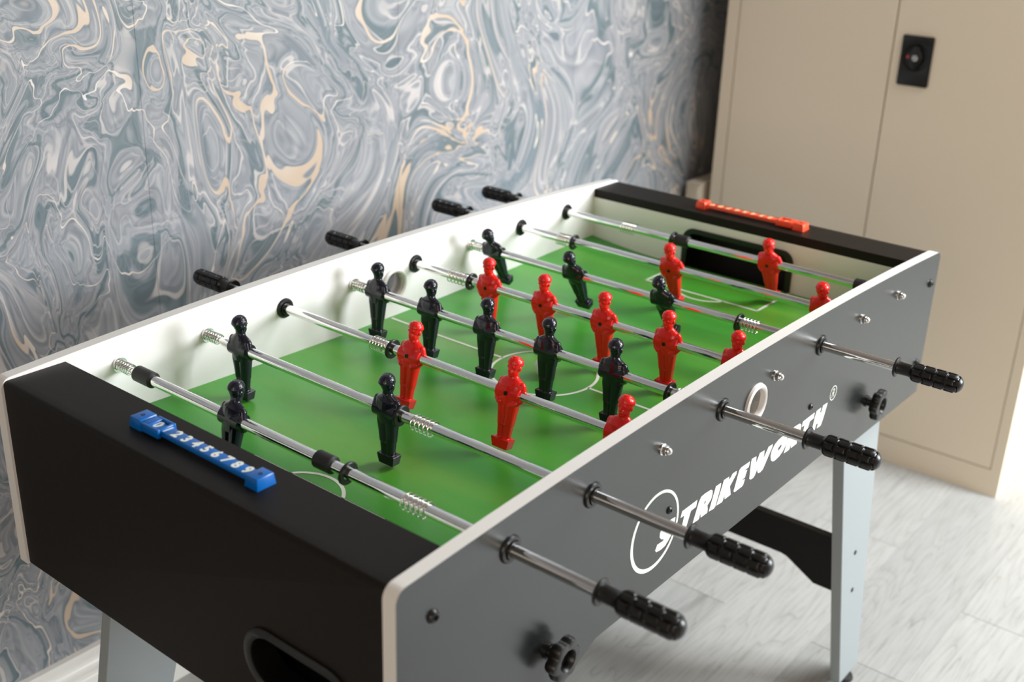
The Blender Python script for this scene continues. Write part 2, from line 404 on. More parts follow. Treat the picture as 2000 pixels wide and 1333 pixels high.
# ceiling lamps
for i, (lx, ly) in enumerate(LAMPS):
    t = thing('ceiling_light', (lx, ly, CEIL - 0.001), ['square ceiling light panel above the near left of the room', 'square ceiling light panel above the table', 'square ceiling light panel at the rear left', 'square ceiling light panel at the rear right'][i], 'ceiling light', 'ceiling light panels')
    mb = MB(); mb.prism(rrect(lx - .15, lx + .15, ly - .15, ly + .15, .01), [rrect(lx - .135, lx + .135, ly - .135, ly + .135, .006)], CEIL - ZR - 0.018, CEIL - ZR - 0.001, XY)
    link('frame', mb.mesh('frame', M_ceil), t)
    em = bpy.data.materials.get('lamp_glow') or mat('lamp_glow', (1, 1, 1, 1))
    e = em.node_tree.nodes['Principled BSDF']; e.inputs['Emission Color'].default_value = (1.0, 0.80, 0.58, 1); e.inputs['Emission Strength'].default_value = LAMP_GLOW
    link('diffuser', MB().box(lx - .135, lx + .135, ly - .135, ly + .135, CEIL - ZR - 0.012, CEIL - ZR - 0.004).mesh('diffuser', em), t)

# ------------------------------------------------------------------ foosball table
table = thing('foosball_table', (L / 2, W / 2, 0), 'foosball table with green pitch, white inner boards and dark grey sides', 'table')
def top_z(x): return 0.028 + 0.0185 * (1 - ((x - L / 2) / (L / 2)) ** 2)
def side_outline():
    r = 0.013
    pts = []
    zt = top_z(r)
    pts += arc(r, zt - r, r, 180, 90, 6)
    n = 40
    for i in range(1, n): x = r + (L - 2 * r) * i / n; pts.append((x, top_z(x)))
    pts += arc(L - r, zt - r, r, 90, 0, 6)
    pts += [(L, -0.209), (L - 0.243, -0.2065), (L - 0.296, -0.182), (0.296, -0.182), (0.243, -0.2065), (0, -0.206)]
    return pts
HC = (0.6075, -0.0215, 0.0195)
hole = arc(HC[0], HC[1], HC[2], 0, 345, 23)
S1 = 0.12712; X1 = 0.1451
NEARROD = (0, 1, 3, 5)
rod_holes = lambda near_board: [arc(X1 + i * S1, 0, 0.0066 if (i in NEARROD) == near_board else 0.0040, 0, 337.5, 15) for i in range(8)]
mb = MB(); mb.prism(side_outline(), [hole] + rod_holes(True), 0, T, XZ, m_low=0, m_high=1, m_side=2, m_hole=3)
link('side_board', mb.mesh('side_board', [M_dark, M_white, M_edge, M_oak]), table, label='near side board, dark grey outside with white edging')
mb = MB(); mb.prism(side_outline(), [hole] + rod_holes(False), W - T, W, XZ, m_low=1, m_high=0, m_side=2, m_hole=3)
link('side_board', mb.mesh('side_board', [M_dark, M_white, M_edge, M_oak]), table, label='far side board showing its white inner face')
def ring_xz(y0, y1, sgn):
    """ferrule ring with rounded face in the board hole"""
    ro, ri = 0.0262, 0.0188
    prof = [(ri, y0 + sgn * 0.012), (ri, y0 - sgn * 0.002), (ri + 0.001, y0 - sgn * 0.0035), (ri + 0.0035, y0 - sgn * 0.0045), (ro - 0.001, y0 - sgn * 0.003), (ro, y0)]
    return prof
for y0, sg in ((0.0, 1), (W - T, 1), (T, -1), (W, -1)):
    mb = MB(); mb.lathe(ring_xz(y0, 0, sg), 40, lambda a, b, d: (HC[0] + a, d, HC[1] + b), cap=False)
    link('ball_entry_ring', mb.mesh('ball_entry_ring', M_grey, smooth=True), table)
# end assemblies
def end_assembly(far):
    X = (lambda x: L - x) if far else (lambda x: x)
    f_yz = lambda u, v, d: (X(d), u, v)
    # outer end board with the ball return opening
    y0, y1, z0, z1 = (0.055, 0.197, -0.158, -0.094)
    if far: y0, y1 = W - y1, W - y0
    stad = rrect(y0, y1, z0, z1, 0.0315, 8)
    mb = MB(); mb.prism([(T, -0.205), (W - T, -0.205), (W - T, 0.0255), (T, 0.0255)], [stad], 0.003, 0.018, f_yz)
    pick = lambda e: all(abs(v.co.z - 0.0255) < 1e-4 and abs(v.co.x - X(0.003)) < 1e-4 for v in e.verts)
    link('end_board', mb.mesh('end_board', M_black, smooth=True, bevel=0.0055, bevel_pick=pick, segs=4), table)
    link('end_top', MB().box(min(X(0.018), X(0.078)), max(X(0.018), X(0.078)), T, W - T, 0.0105, 0.0255).mesh('end_top', M_black), table, label='black cap along the %s end' % ('far' if far else 'near'))
    # white inner end board with the goal mouth
    gy0, gy1, gz0, gz1 = 0.203, 0.407, -0.076, -0.003
    g = [(gy0, gz0)] + arc(gy0 + 0.02, gz1 - 0.02, 0.02, 180, 90, 6) + arc(gy1 - 0.02, gz1 - 0.02, 0.02, 90, 0, 6) + [(gy1, gz0)]
    out = [(T, 0.0105), (T, -0.085), (gy0, -0.085)] + g + [(gy1, -0.085), (W - T, -0.085), (W - T, 0.0105)]
    mb = MB(); mb.prism(out, [], 0.066, 0.078, f_yz)
    link('inner_end_board', mb.mesh('inner_end_board', M_endwhite), table, label='white inner board with the goal mouth at the %s end' % ('far' if far else 'near'))
    # goal: frame and dark box
    gi = [(gy0 + 0.009, gz0)] + arc(gy0 + 0.023, gz1 - 0.021, 0.013, 180, 90, 6) + arc(gy1 - 0.023, gz1 - 0.021, 0.013, 90, 0, 6) + [(gy1 - 0.009, gz0)]
    mb = MB(); mb.prism(g[:] + list(reversed(gi)), [], 0.062, 0.0815, f_yz)
    go = link('goal', mb.mesh('goal', M_plastic, smooth=True), table, label='black plastic goal frame at the %s end' % ('far' if far else 'near'))
    mb = MB()
    a, b2 = sorted((X(0.020), X(0.064)))
    mb.box(a, b2, gy0, gy0 + 0.004, gz0 - 0.03, gz1); mb.box(a, b2, gy1 - 0.004, gy1, gz0 - 0.03, gz1); mb.box(a, b2, gy0, gy1, gz1 - 0.004, gz1)
    c0, c1 = sorted((X(0.019), X(0.022))); mb.box(c0, c1, gy0, gy1, gz0 - 0.03, gz1); mb.box(a, b2, gy0, gy1, gz0 - 0.034, gz0 - 0.03)
    link('goal_pocket', mb.mesh('goal_pocket', M_void), go)
    # ball return: bezel and tray
    st2 = rrect(y0 + 0.006, y1 - 0.006, z0 + 0.006, z1 - 0.006, 0.026, 8)
    st1 = rrect(y0 - 0.004, y1 + 0.004, z0 - 0.004, z1 + 0.004, 0.0355, 8)
    mb = MB(); mb.prism(st1, [st2], 0.0005, 0.0045, f_yz); mb.prism(stad, [st2], 0.0045, 0.03, f_yz)
    br = link('ball_return', mb.mesh('ball_return', M_plastic, smooth=True, bevel=0.001), table)
    mb = MB()
    p0, p1 = sorted((X(0.0185), X(0.062)))
    mb.box(p0, p1, y0 - .005, y0, z0, z1); mb.box(p0, p1, y1, y1 + .005, z0, z1); mb.box(p0, p1, y0 - .005, y1 + .005, z0 - 0.004, z0)
    q0, q1 = sorted((X(0.062), X(0.065))); mb.box(q0, q1, y0 - .005, y1 + .005, z0 - 0.004, z1)
    mb.box(p0, p1, y0 - .005, y1 + .005, z1, z1 + 0.004)
    link('ball_tray', mb.mesh('ball_tray', M_void), br)
end_assembly(False); end_assembly(True)
# pitch with raised corners
XA, XB, YA, YC = 0.078, L - 0.078, T, W - T
PZ = -0.0715
def pitch_h(x, y):
    dx = min(x - XA, XB - x); dy = min(y - YA, YC - y)
    e = max(0.0, 1 - dx / 0.26) ** 2 * 0.5 if dx < 0.26 else 0
    a = max(0.0, 1 - dy / 0.15)
    b = max(0.0, 1 - dx / 0.42)
    return PZ + 0.0100 * (a ** 1.6) * (b ** 1.2) + 0.001 * (1 - min(1, dy / 0.1))
nx, ny = 96, 56
vs = []; fs = []
for i in range(nx + 1):
    for j in range(ny + 1):
        x = XA + (XB - XA) * i / nx; y = YA + (YC - YA) * j / ny
        vs.append((x, y, pitch_h(x, y)))
for i in range(nx):
    for j in range(ny):
        a = i * (ny + 1) + j; fs.append((a, a + ny + 1, a + ny + 2, a + 1))
mb = MB().add(vs, fs); mb.box(XA, XB, YA, YC, PZ - 0.012, PZ - 0.003)
pitch = link('pitch', mb.mesh('pitch', M_pitch, smooth=True), table)
# markings: thin raised prints following the pitch
def ribbon(path, w, closed=False):
    mb = MB(); n = len(path); vs = []
    for i, p in enumerate(path):
        a = Vector(path[(i - 1) % n if closed else max(i - 1, 0)]); b2 = Vector(path[(i + 1) % n if closed else min(i + 1, n - 1)])
        t = (b2 - a).normalized(); nrm = Vector((-t.y, t.x))
        for s in (-1, 1):
            q = Vector(p) + nrm * s * w / 2
            vs.append((q.x, q.y, pitch_h(q.x, q.y) + 0.00035))
    fs = [(2 * i, 2 * i + 1, 2 * ((i + 1) % n) + 1, 2 * ((i + 1) % n)) for i in range(n if closed else n - 1)]
    return mb.add(vs, fs)
def seg(p, q, n=40): return [(p[0] + (q[0] - p[0]) * i / n, p[1] + (q[1] - p[1]) * i / n) for i in range(n + 1)]
CX, CY, RC = L / 2, 0.305, 0.0725
link('centre_circle', ribbon(arc(CX, CY, RC, 0, 355, 71), 0.0042, True).mesh('centre_circle', M_line), pitch)
for a, b2 in ((0.020, CY - RC), (CY + RC, 0.590)):
    link('centre_line', ribbon(seg((CX, a), (CX, b2)), 0.0042).mesh('centre_line', M_line), pitch)
for far in (0, 1):
    X = (lambda x: L - x) if far else (lambda x: x)
    mb = MB(); px = 0.188
    for p, q in (((XA + 0.001, 0.203), (px, 0.203)), ((px, 0.2009), (px, 0.4091)), ((px, 0.407), (XA + 0.001, 0.407))):
        rb = ribbon(seg((X(p[0]), p[1]), (X(q[0]), q[1]), 20), 0.0042); mb.add(rb.v, rb.f)
    link('penalty_box', mb.mesh('penalty_box', M_line), pitch)
    rr = 0.050; cx = 0.211 - rr
    aa = math.degrees(math.acos((px - cx) / rr))
    pa = [(X(x), y) for x, y in arc(cx, 0.305, rr, -aa, aa, 24)]
    link('penalty_arc', ribbon(pa, 0.0042).mesh('penalty_arc', M_line), pitch)
link('bottom_panel', MB().box(0.018, L - 0.018, T, W - T, -0.172, -0.166).mesh('bottom_panel', M_black), table)

# legs, stretchers
def leg_mesh(yf):
    pts = [(0.9245, -0.10), (1.1180, -0.755), (1.1925, -0.755), (1.0712, -0.10)]
    return pts
def make_leg(far, back):
    X = (lambda x: x) if far else (lambda x: L - x)
    y0, y1 = (T + 0.0008, T + 0.0188) if not back else (W - T - 0.0188, W - T - 0.0008)
    pts = [(X(a), b) for a, b in leg_mesh(0)]
    mb = MB(); mb.prism(pts, [], y0, y1, XZ)
    lg = link('leg', mb.mesh('leg', M_leg, bevel=0.0008, segs=1), table)
    fx = X(1.155); ym = (y0 + y1) / 2
    mb = MB(); mb.lathe([(0.006, -0.755), (0.006, -0.758), (0.0165, -0.760), (0.018, -0.7655), (0.0165, -0.768)], 20, lambda a, b, d: (fx + a, ym + b, d))
    link('foot', mb.mesh('foot', M_rubber, smooth=True), lg)
    yo = y0 if not back else y1; s = -1 if not back else 1
    for sx, sz in ((1.0845, -0.4677), (1.1003, -0.5489)):
        yv = y0 if True else yo
        mb = MB(); mb.lathe([(0.0042, yv + 0.0005), (0.0042, yv - 0.0008), (0.003, yv - 0.0016), (0.0012, yv - 0.0017)], 14, lambda a, b, d: (X(sx) + a, d, sz + b))
        link('screw', mb.mesh('screw', M_plastic, smooth=True), lg)
for far in (0, 1):
    for back in (0, 1): make_leg(far, back)
    X = (lambda x: x) if far else (lambda x: L - x)
    ya, yb = T + 0.019, W - T - 0.019
    out = [(ya, -0.4505), (yb, -0.4505), (yb, -0.563), (W - 0.082, -0.563), (W - 0.133, -0.5278), (W - 0.144, -0.525), (0.144, -0.525), (0.133, -0.5278), (0.082, -0.563), (ya, -0.563)]
    f = lambda u, v, d: (X(1.090 + (v + 0.50) * -0.19 + d), u, v)
    mb = MB(); mb.prism(out, [], -0.007, 0.007, f)
    link('leg_stretcher', mb.mesh('leg_stretcher', M_black), table)
# star knobs
def knob_mesh():
    mb = MB(); n = 60; lobes = 6
    def prof(dr, d):
        ring = []
        for k in range(n):
            a = 2 * math.pi * k / n; w = math.cos(lobes * a)
            r = 0.0218 + 0.0017 * (w if w > -0.2 else -0.2 + (w + 0.2) * 1.7)
            ring.append((r + dr, a))
        return ring, d
    rings = [prof(-0.009, 0.011), prof(-0.0015, 0.012), prof(0, 0.0145), prof(0, 0.021), prof(-0.0012, 0.0235), prof(-0.004, 0.0245)]
    vs = []; fs = []
    for ring, d in rings:
        for r, a in ring: vs.append((r * math.cos(a), -d, r * math.sin(a)))
    for r, d in ((0.0125, 0.0245), (0.0115, 0.0235), (0.0105, 0.0165), (0.004, 0.016)):
        for k in range(n):
            a = 2 * math.pi * k / n; vs.append((r * math.cos(a), -d, r * math.sin(a)))
    nr = len(rings) + 4
    for j in range(nr - 1):
        for k in range(n): fs.append((j * n + k, j * n + (k + 1) % n, (j + 1) * n + (k + 1) % n, (j + 1) * n + k))
    fs.append(tuple(range(n))); fs.append(tuple(range((nr - 1) * n, nr * n)))
    mb.add(vs, fs)
    mb.lathe([(0.0085, 0.0), (0.0085, -0.002), (0.0065, -0.0022), (0.0065, -0.008), (0.009, -0.0085), (0.0095, -0.0115)], 24)
    return mb.mesh('star_knob', M_plastic, smooth=True)
KM = knob_mesh()
FLIP = Matrix.Rotation(math.pi, 4, 'Z')
for kx in (0.212, 0.979):
    link('star_knob', KM, table, (kx, 0, -0.150))
    link('star_knob', KM, table, mw=Matrix.Translation((kx, W, -0.150)) @ FLIP)
# screws on the side boards
def screw_mesh(r, dome):
    mb = MB(); mb.lathe([(r, 0.0), (r, -0.0008), (r * 0.93, -0.0012), (r * 0.75, -dome), (r * 0.40, -dome * 1.25), (r * 0.36, -dome * 0.7), (0.0003, -dome * 0.7)], 20)
    return mb.mesh('screw', M_plastic, smooth=True)
SM1 = screw_mesh(0.0068, 0.0035); SM2 = screw_mesh(0.0048, 0.0022)
for me, pts in ((SM1, ((0.0435, -0.0165), (L - 0.0265, -0.0175), (0.0435, -0.15), (L - 0.0265, -0.15))), (SM2, ((0.4257, -0.0858), (0.7745, -0.0855)))):
    for sx, sz in pts:
        link('screw', me, table, (sx, 0, sz)); link('screw', me, table, mw=Matrix.Translation((sx, W, sz)) @ FLIP)

# lettering on the near side board (rod-axis coordinates in x, z)
LET = {'T': [[(0.4551, -0.1006), (0.4883, -0.1004), (0.4865, -0.1088), (0.4755, -0.1091), (0.467, -0.1295), (0.4561, -0.1288), (0.4608, -0.1086), (0.4527, -0.1082)]], 'R': [[(0.4966, -0.1001), (0.5054, -0.0994), (0.5193, -0.1005), (0.5233, -0.1035), (0.5238, -0.109), (0.5214, -0.1146), (0.5142, -0.1188), (0.5159, -0.1249), (0.5156, -0.1295), (0.5008, -0.1295), (0.4984, -0.1224), (0.4973, -0.1285), (0.4953, -0.1299), (0.4823, -0.1291), (0.492, -0.1056)], [(0.5052, -0.1135), (0.5064, -0.1107), (0.5091, -0.1102), (0.509, -0.1125), (0.507, -0.1139)]], 'I': [[(0.5303, -0.1008), (0.5427, -0.1014), (0.5421, -0.1076), (0.5342, -0.1297), (0.5309, -0.131), (0.5191, -0.1297)]], 'K': [[(0.5489, -0.1004), (0.5615, -0.101), (0.5624, -0.1061), (0.5699, -0.1004), (0.5796, -0.1008), (0.5799, -0.105), (0.5665, -0.116), (0.5709, -0.1295), (0.5567, -0.1296), (0.554, -0.1235), (0.5523, -0.1289), (0.5503, -0.1307), (0.5365, -0.1295)]], 'E': [[(0.5907, -0.1007), (0.6133, -0.1014), (0.6112, -0.1085), (0.5999, -0.1088), (0.6082, -0.111), (0.6054, -0.1164), (0.6043, -0.1198), (0.595, -0.1204), (0.6048, -0.1224), (0.6024, -0.1284), (0.5997, -0.1303), (0.5811, -0.1304), (0.5775, -0.1281), (0.5863, -0.103)]], 'W': [[(0.617, -0.0998), (0.6292, -0.1009), (0.6303, -0.1111), (0.638, -0.0999), (0.6506, -0.1011), (0.6506, -0.112), (0.661, -0.1003), (0.6725, -0.101), (0.672, -0.1043), (0.6526, -0.1283), (0.6458, -0.1301), (0.6403, -0.129), (0.6371, -0.1255), (0.6365, -0.121), (0.6311, -0.1286), (0.627, -0.1304), (0.6211, -0.1299), (0.6169, -0.1272), (0.6162, -0.1085)]], 'O': [[(0.6701, -0.117), (0.6717, -0.1098), (0.6783, -0.1039), (0.6883, -0.1008), (0.6978, -0.1002), (0.7076, -0.1007), (0.7122, -0.1036), (0.7153, -0.1112), (0.7121, -0.1179), (0.7054, -0.1239), (0.6966, -0.1276), (0.686, -0.1291), (0.6788, -0.1283), (0.6729, -0.1241)], [(0.6898, -0.117), (0.6901, -0.1128), (0.6985, -0.1108), (0.6994, -0.1144), (0.6959, -0.1169), (0.6921, -0.1179)]], 'R2': [[(0.7228, -0.1), (0.7324, -0.0992), (0.7474, -0.1002), (0.752, -0.103), (0.7529, -0.1085), (0.7507, -0.1141), (0.7432, -0.1183), (0.7455, -0.1243), (0.7455, -0.1288), (0.7295, -0.1289), (0.7264, -0.122), (0.7256, -0.128), (0.7235, -0.1295), (0.7094, -0.1288), (0.7183, -0.1055)], [(0.7331, -0.1131), (0.7342, -0.1103), (0.7372, -0.1099), (0.7372, -0.1121), (0.7351, -0.1135)]], 'T2': [[(0.7568, -0.1011), (0.7913, -0.1003), (0.7902, -0.1082), (0.7788, -0.1087), (0.7718, -0.1279), (0.7603, -0.1275), (0.7634, -0.1085), (0.7549, -0.1082)]], 'H': [[(0.7973, -0.1001), (0.811, -0.1002), (0.8087, -0.1076), (0.8136, -0.1077), (0.8168, -0.099), (0.8306, -0.0997), (0.8228, -0.121), (0.8176, -0.1295), (0.806, -0.1292), (0.8076, -0.1217), (0.8015, -0.1217), (0.7991, -0.129), (0.7902, -0.1281), (0.7938, -0.1088)]], 'S': [[(0.441, -0.1015), (0.4404, -0.1098), (0.4365, -0.1113), (0.4279, -0.1101), (0.4252, -0.1121), (0.4338, -0.1185), (0.4347, -0.1222), (0.429, -0.1271), (0.4235, -0.1306), (0.4146, -0.1315), (0.4054, -0.1301), (0.4027, -0.1267), (0.4063, -0.121), (0.4176, -0.1217), (0.4196, -0.1198), (0.414, -0.1176), (0.4101, -0.1134), (0.4102, -0.1075), (0.416, -0.1013), (0.4249, -0.1003), (0.4324, -0.1003)]]}
letter_name = {'R2': 'R', 'T2': 'T'}
lg = None
mb = MB()
YL = -0.00025
mb.prism(arc(0.3993, -0.1009, 0.0482, 0, 356, 88), [arc(0.3998, -0.1003, 0.0440, 0, 356, 88)], YL, 0.0, XZ)
logo = link('painted_logo', mb.mesh('painted_logo', M_paint), table, label='white painted ring and lettering on the near side board')
for k, loops in LET.items():
    mb = MB(); mb.prism(loops[0], loops[1:], YL, 0.0, XZ)
    link('painted_letter', mb.mesh('painted_letter', M_paint), logo)
mb = MB(); mb.prism(arc(0.846, -0.0905, 0.0106, 0, 350, 35), [arc(0.846, -0.0905, 0.0096, 0, 350, 35)], YL, 0.0, XZ)
rx0, rz0 = 0.8418, -0.0965
def st(p, q, w=0.0011):
    p = Vector(p); q = Vector(q); n = Vector((-(q - p).y, (q - p).x)).normalized() * w / 2
    mb.prism([tuple(p - n), tuple(q - n), tuple(q + n), tuple(p + n)], [], YL, 0.0, XZ)
st((rx0 + 0.0005, rz0), (rx0 + 0.0028, rz0 + 0.012)); st((rx0 + 0.0028, rz0 + 0.0117), (rx0 + 0.0070, rz0 + 0.0112)); st((rx0 + 0.0072, rz0 + 0.0114), (rx0 + 0.0066, rz0 + 0.0062)); st((rx0 + 0.0068, rz0 + 0.0060), (rx0 + 0.0018, rz0 + 0.0060)); st((rx0 + 0.0040, rz0 + 0.0058), (rx0 + 0.0072, rz0))
link('registered_mark', mb.mesh('registered_mark', M_paint), logo)

# score counters
def counter(far):
    zt = 0.0255
    if not far: P = lambda x, y, z: (x, y, z)
    else: P = lambda x, y, z: (L - x, W - y, z)
    m = M_orange if far else M_blue
    def hexa(mb, x0, x1, y0, y1, z0, z1, tx=0.0):
        vs = [P(*v) for v in ((x0, y0, z0), (x1, y0, z0), (x1, y1, z0), (x0, y1, z0), (x0 + tx, y0 + tx, z1), (x1 - tx, y0 + tx, z1), (x1 - tx, y1 - tx, z1), (x0 + tx, y1 - tx, z1))]
        return mb.add(vs, [(3, 2, 1, 0), (4, 5, 6, 7), (0, 1, 5, 4), (1, 2, 6, 5), (2, 3, 7, 6), (3, 0, 4, 7)])
    mb = MB(); hexa(mb, 0.0365, 0.0515, 0.222, 0.392, zt + 0.0035, zt + 0.0088, 0.0008)
    for ya, yb in ((0.207, 0.226), (0.386, 0.406)):
        hexa(mb, 0.0325, 0.0555, ya, yb, zt, zt + 0.012, 0.0015)
    sc = link('score_counter', mb.mesh('score_counter', m, smooth=True, bevel=0.0008), table, label='orange score counter on the far end' if far else 'blue score counter numbered 0 to 9 on the near end')
    # slider clip around the digit 0
    mb = MB(); s0, s1 = (0.357, 0.385)
    y0, y1 = s0, s1
    hexa(mb, 0.0325, 0.0368, y0, y1, zt + 0.002, zt + 0.0112, 0.0006); hexa(mb, 0.0515, 0.0555, y0, y1, zt + 0.002, zt + 0.0112, 0.0006)
    hexa(mb, 0.0360, 0.0525, y0, y0 + 0.004, zt + 0.0085, zt + 0.0112, 0.0004); hexa(mb, 0.0360, 0.0525, y1 - 0.010, y1, zt + 0.0085, zt + 0.0112, 0.0004)
    link('slider', mb.mesh('slider', m, smooth=True, bevel=0.0005), sc)
    for ys in (0.2155, 0.3965):
        mb = MB(); mb.lathe([(0.0022, zt + 0.0118), (0.0022, zt + 0.0124), (0.0012, zt + 0.0124), (0.0010, zt + 0.0118)], 12, lambda a, b, d: P(0.044 + a, ys + b, d))
        link('counter_screw', mb.mesh('counter_screw', M_navy, smooth=True), sc)
    for dg in range(10):
        cu = bpy.data.curves.new('digit', 'FONT'); cu.body = str(dg); cu.size = 0.0165; cu.align_x = 'CENTER'; cu.align_y = 'CENTER'; cu.extrude = 0.00012; cu.offset = 0.00065; cu.resolution_u = 3
        ob = bpy.data.objects.new('tmp', cu); COL.objects.link(ob)
        bpy.context.view_layer.update()
        me = bpy.data.meshes.new_from_object(ob.evaluated_get(bpy.context.evaluated_depsgraph_get()))
        bpy.data.objects.remove(ob)
        me.name = 'digit'; me.materials.clear(); me.materials.append(M_digit if far else M_paint)
        # glyph x -> -y, glyph y -> +x
        y = 0.3720 - dg * 0.0153
        if not far: mw = Matrix.Translation((0.0440, y, zt + 0.0089)) @ Matrix.Rotation(-math.pi / 2, 4, 'Z')
        else: mw = Matrix.Translation((L - 0.0440, W - y, zt + 0.0089)) @ Matrix.Rotation(math.pi / 2, 4, 'Z')
        link('digit', me, sc, mw=mw)
M_digit = mat('cream_print', rgb(255, 200, 150), 0.4)
counter(False); counter(True)

# ------------------------------------------------------------------ rods with players
RR = 0.0063
def flange_mesh():
    mb = MB(); mb.lathe([(0.0138, 0.0), (0.0138, -0.0012), (0.0128, -0.0026), (0.0098, -0.0030), (0.0090, -0.0022), (0.0088, -0.0048), (0.0066, -0.0050), (0.0066, 0.0)], 36, cap=False)
    return mb.mesh('bearing', M_plastic, smooth=True)
BM = flange_mesh()
def handle_mesh():
    # axis along -y: flange at 0, neck, ribbed grip with blocks, rounded tip
    mb = MB(); seg_n, ns = 96, 110
    mb.lathe([(0.0064, 0.0015), (0.0118, 0.0015), (0.0128, 0.0006), (0.0128, -0.0006), (0.0118, -0.0016), (0.0085, -0.002), (0.0080, -0.004), (0.0078, -0.0165), (0.0084, -0.0185)], 40, cap=False)
    vs = []; fs = []
    y0, y1 = 0.0180, 0.0820
    for i in range(ns + 1):
        t = i / ns; y = y0 + (y1 - y0) * t
        r = 0.0119
        if t < 0.10: r = 0.0079 + 0.0040 * math.sin(t / 0.10 * math.pi / 2)
        if t > 0.82: r = 0.0119 * math.sqrt(max(0.0, 1 - ((t - 0.82) / 0.18) ** 2))
        for k in range(seg_n):
            a = k / seg_n
            row = a * 8; ri = math.floor(row); fa = row - ri
            off = 0.5 if ri % 2 else 0.0
            u = (t - 0.07) / 0.215 + off * 0.5
            fu = u - math.floor(u)
            # groove depth between blocks
            ea = min(fa, 1 - fa) / 0.17; eu = min(fu, 1 - fu) / 0.11
            g = max(0.0, 1 - min(ea, 1) * 1.0, 1 - min(eu, 1.0)) if True else 0
            g = max(max(0.0, 1 - ea), max(0.0, 1 - eu))
            g = g * g * (3 - 2 * g)
            dep = 0.0018 * g if 0.06 < t < 0.93 else 0
            rr = max(r - dep, 0.00005)
            an = 2 * math.pi * a
            vs.append((rr * math.cos(an), -y, rr * math.sin(an)))
    for i in range(ns):
        for k in range(seg_n): fs.append((i * seg_n + k, i * seg_n + (k + 1) % seg_n, (i + 1) * seg_n + (k + 1) % seg_n, (i + 1) * seg_n + k))
    mb.add(vs, fs)
    return mb.mesh('handle', M_plastic, smooth=True)
HM = handle_mesh()
def spring_mesh(ln, r, wire, turns):
    n = int(turns * 18)
    pts = [(r * math.cos(2 * math.pi * i / 18), ln * i / n, r * math.sin(2 * math.pi * i / 18)) for i in range(n + 1)]
    return MB().sweep(pts, wire, 6).mesh('spring', M_steel, smooth=True)
def washer_mesh():
    mb = MB(); ro, ri, h = 0.0128, 0.0072, 0.0018
    mb.lathe([(ri, -h), (ro - 0.001, -h), (ro, -h * 0.5), (ro, h * 0.5), (ro - 0.001, h), (ri, h), (ri - 0.0006, 0), (ri, -h)], 36, cap=False)
    return mb.mesh('washer', M_plastic, smooth=True)
WM = washer_mesh()
def sleeve_mesh(ln):
    r = 0.0096
    return MB().lathe([(RR, 0), (r - 0.0012, 0), (r, 0.0012), (r, ln - 0.0012), (r - 0.0012, ln), (RR, ln)], 32, cap=False).mesh('stop_sleeve', M_rubber, smooth=True)
def capnut_mesh():
    mb = MB()
    mb.lathe([(0.0066, 0.0), (0.0066, -0.0012)], 28)
    mb.lathe([(0.0055, -0.0012), (0.0055, -0.0058)], 6)
    mb.lathe([(0.0044, -0.0058), (0.0044, -0.0075), (0.0040, -0.0092), (0.0028, -0.0106), (0.0012, -0.0113), (0.0001, -0.0114)], 24)
    return mb.mesh('cap_nut', M_steel, smooth=True)
NM = capnut_mesh()
WALLSPR = spring_mesh(0.022, 0.0066, 0.0009, 5)
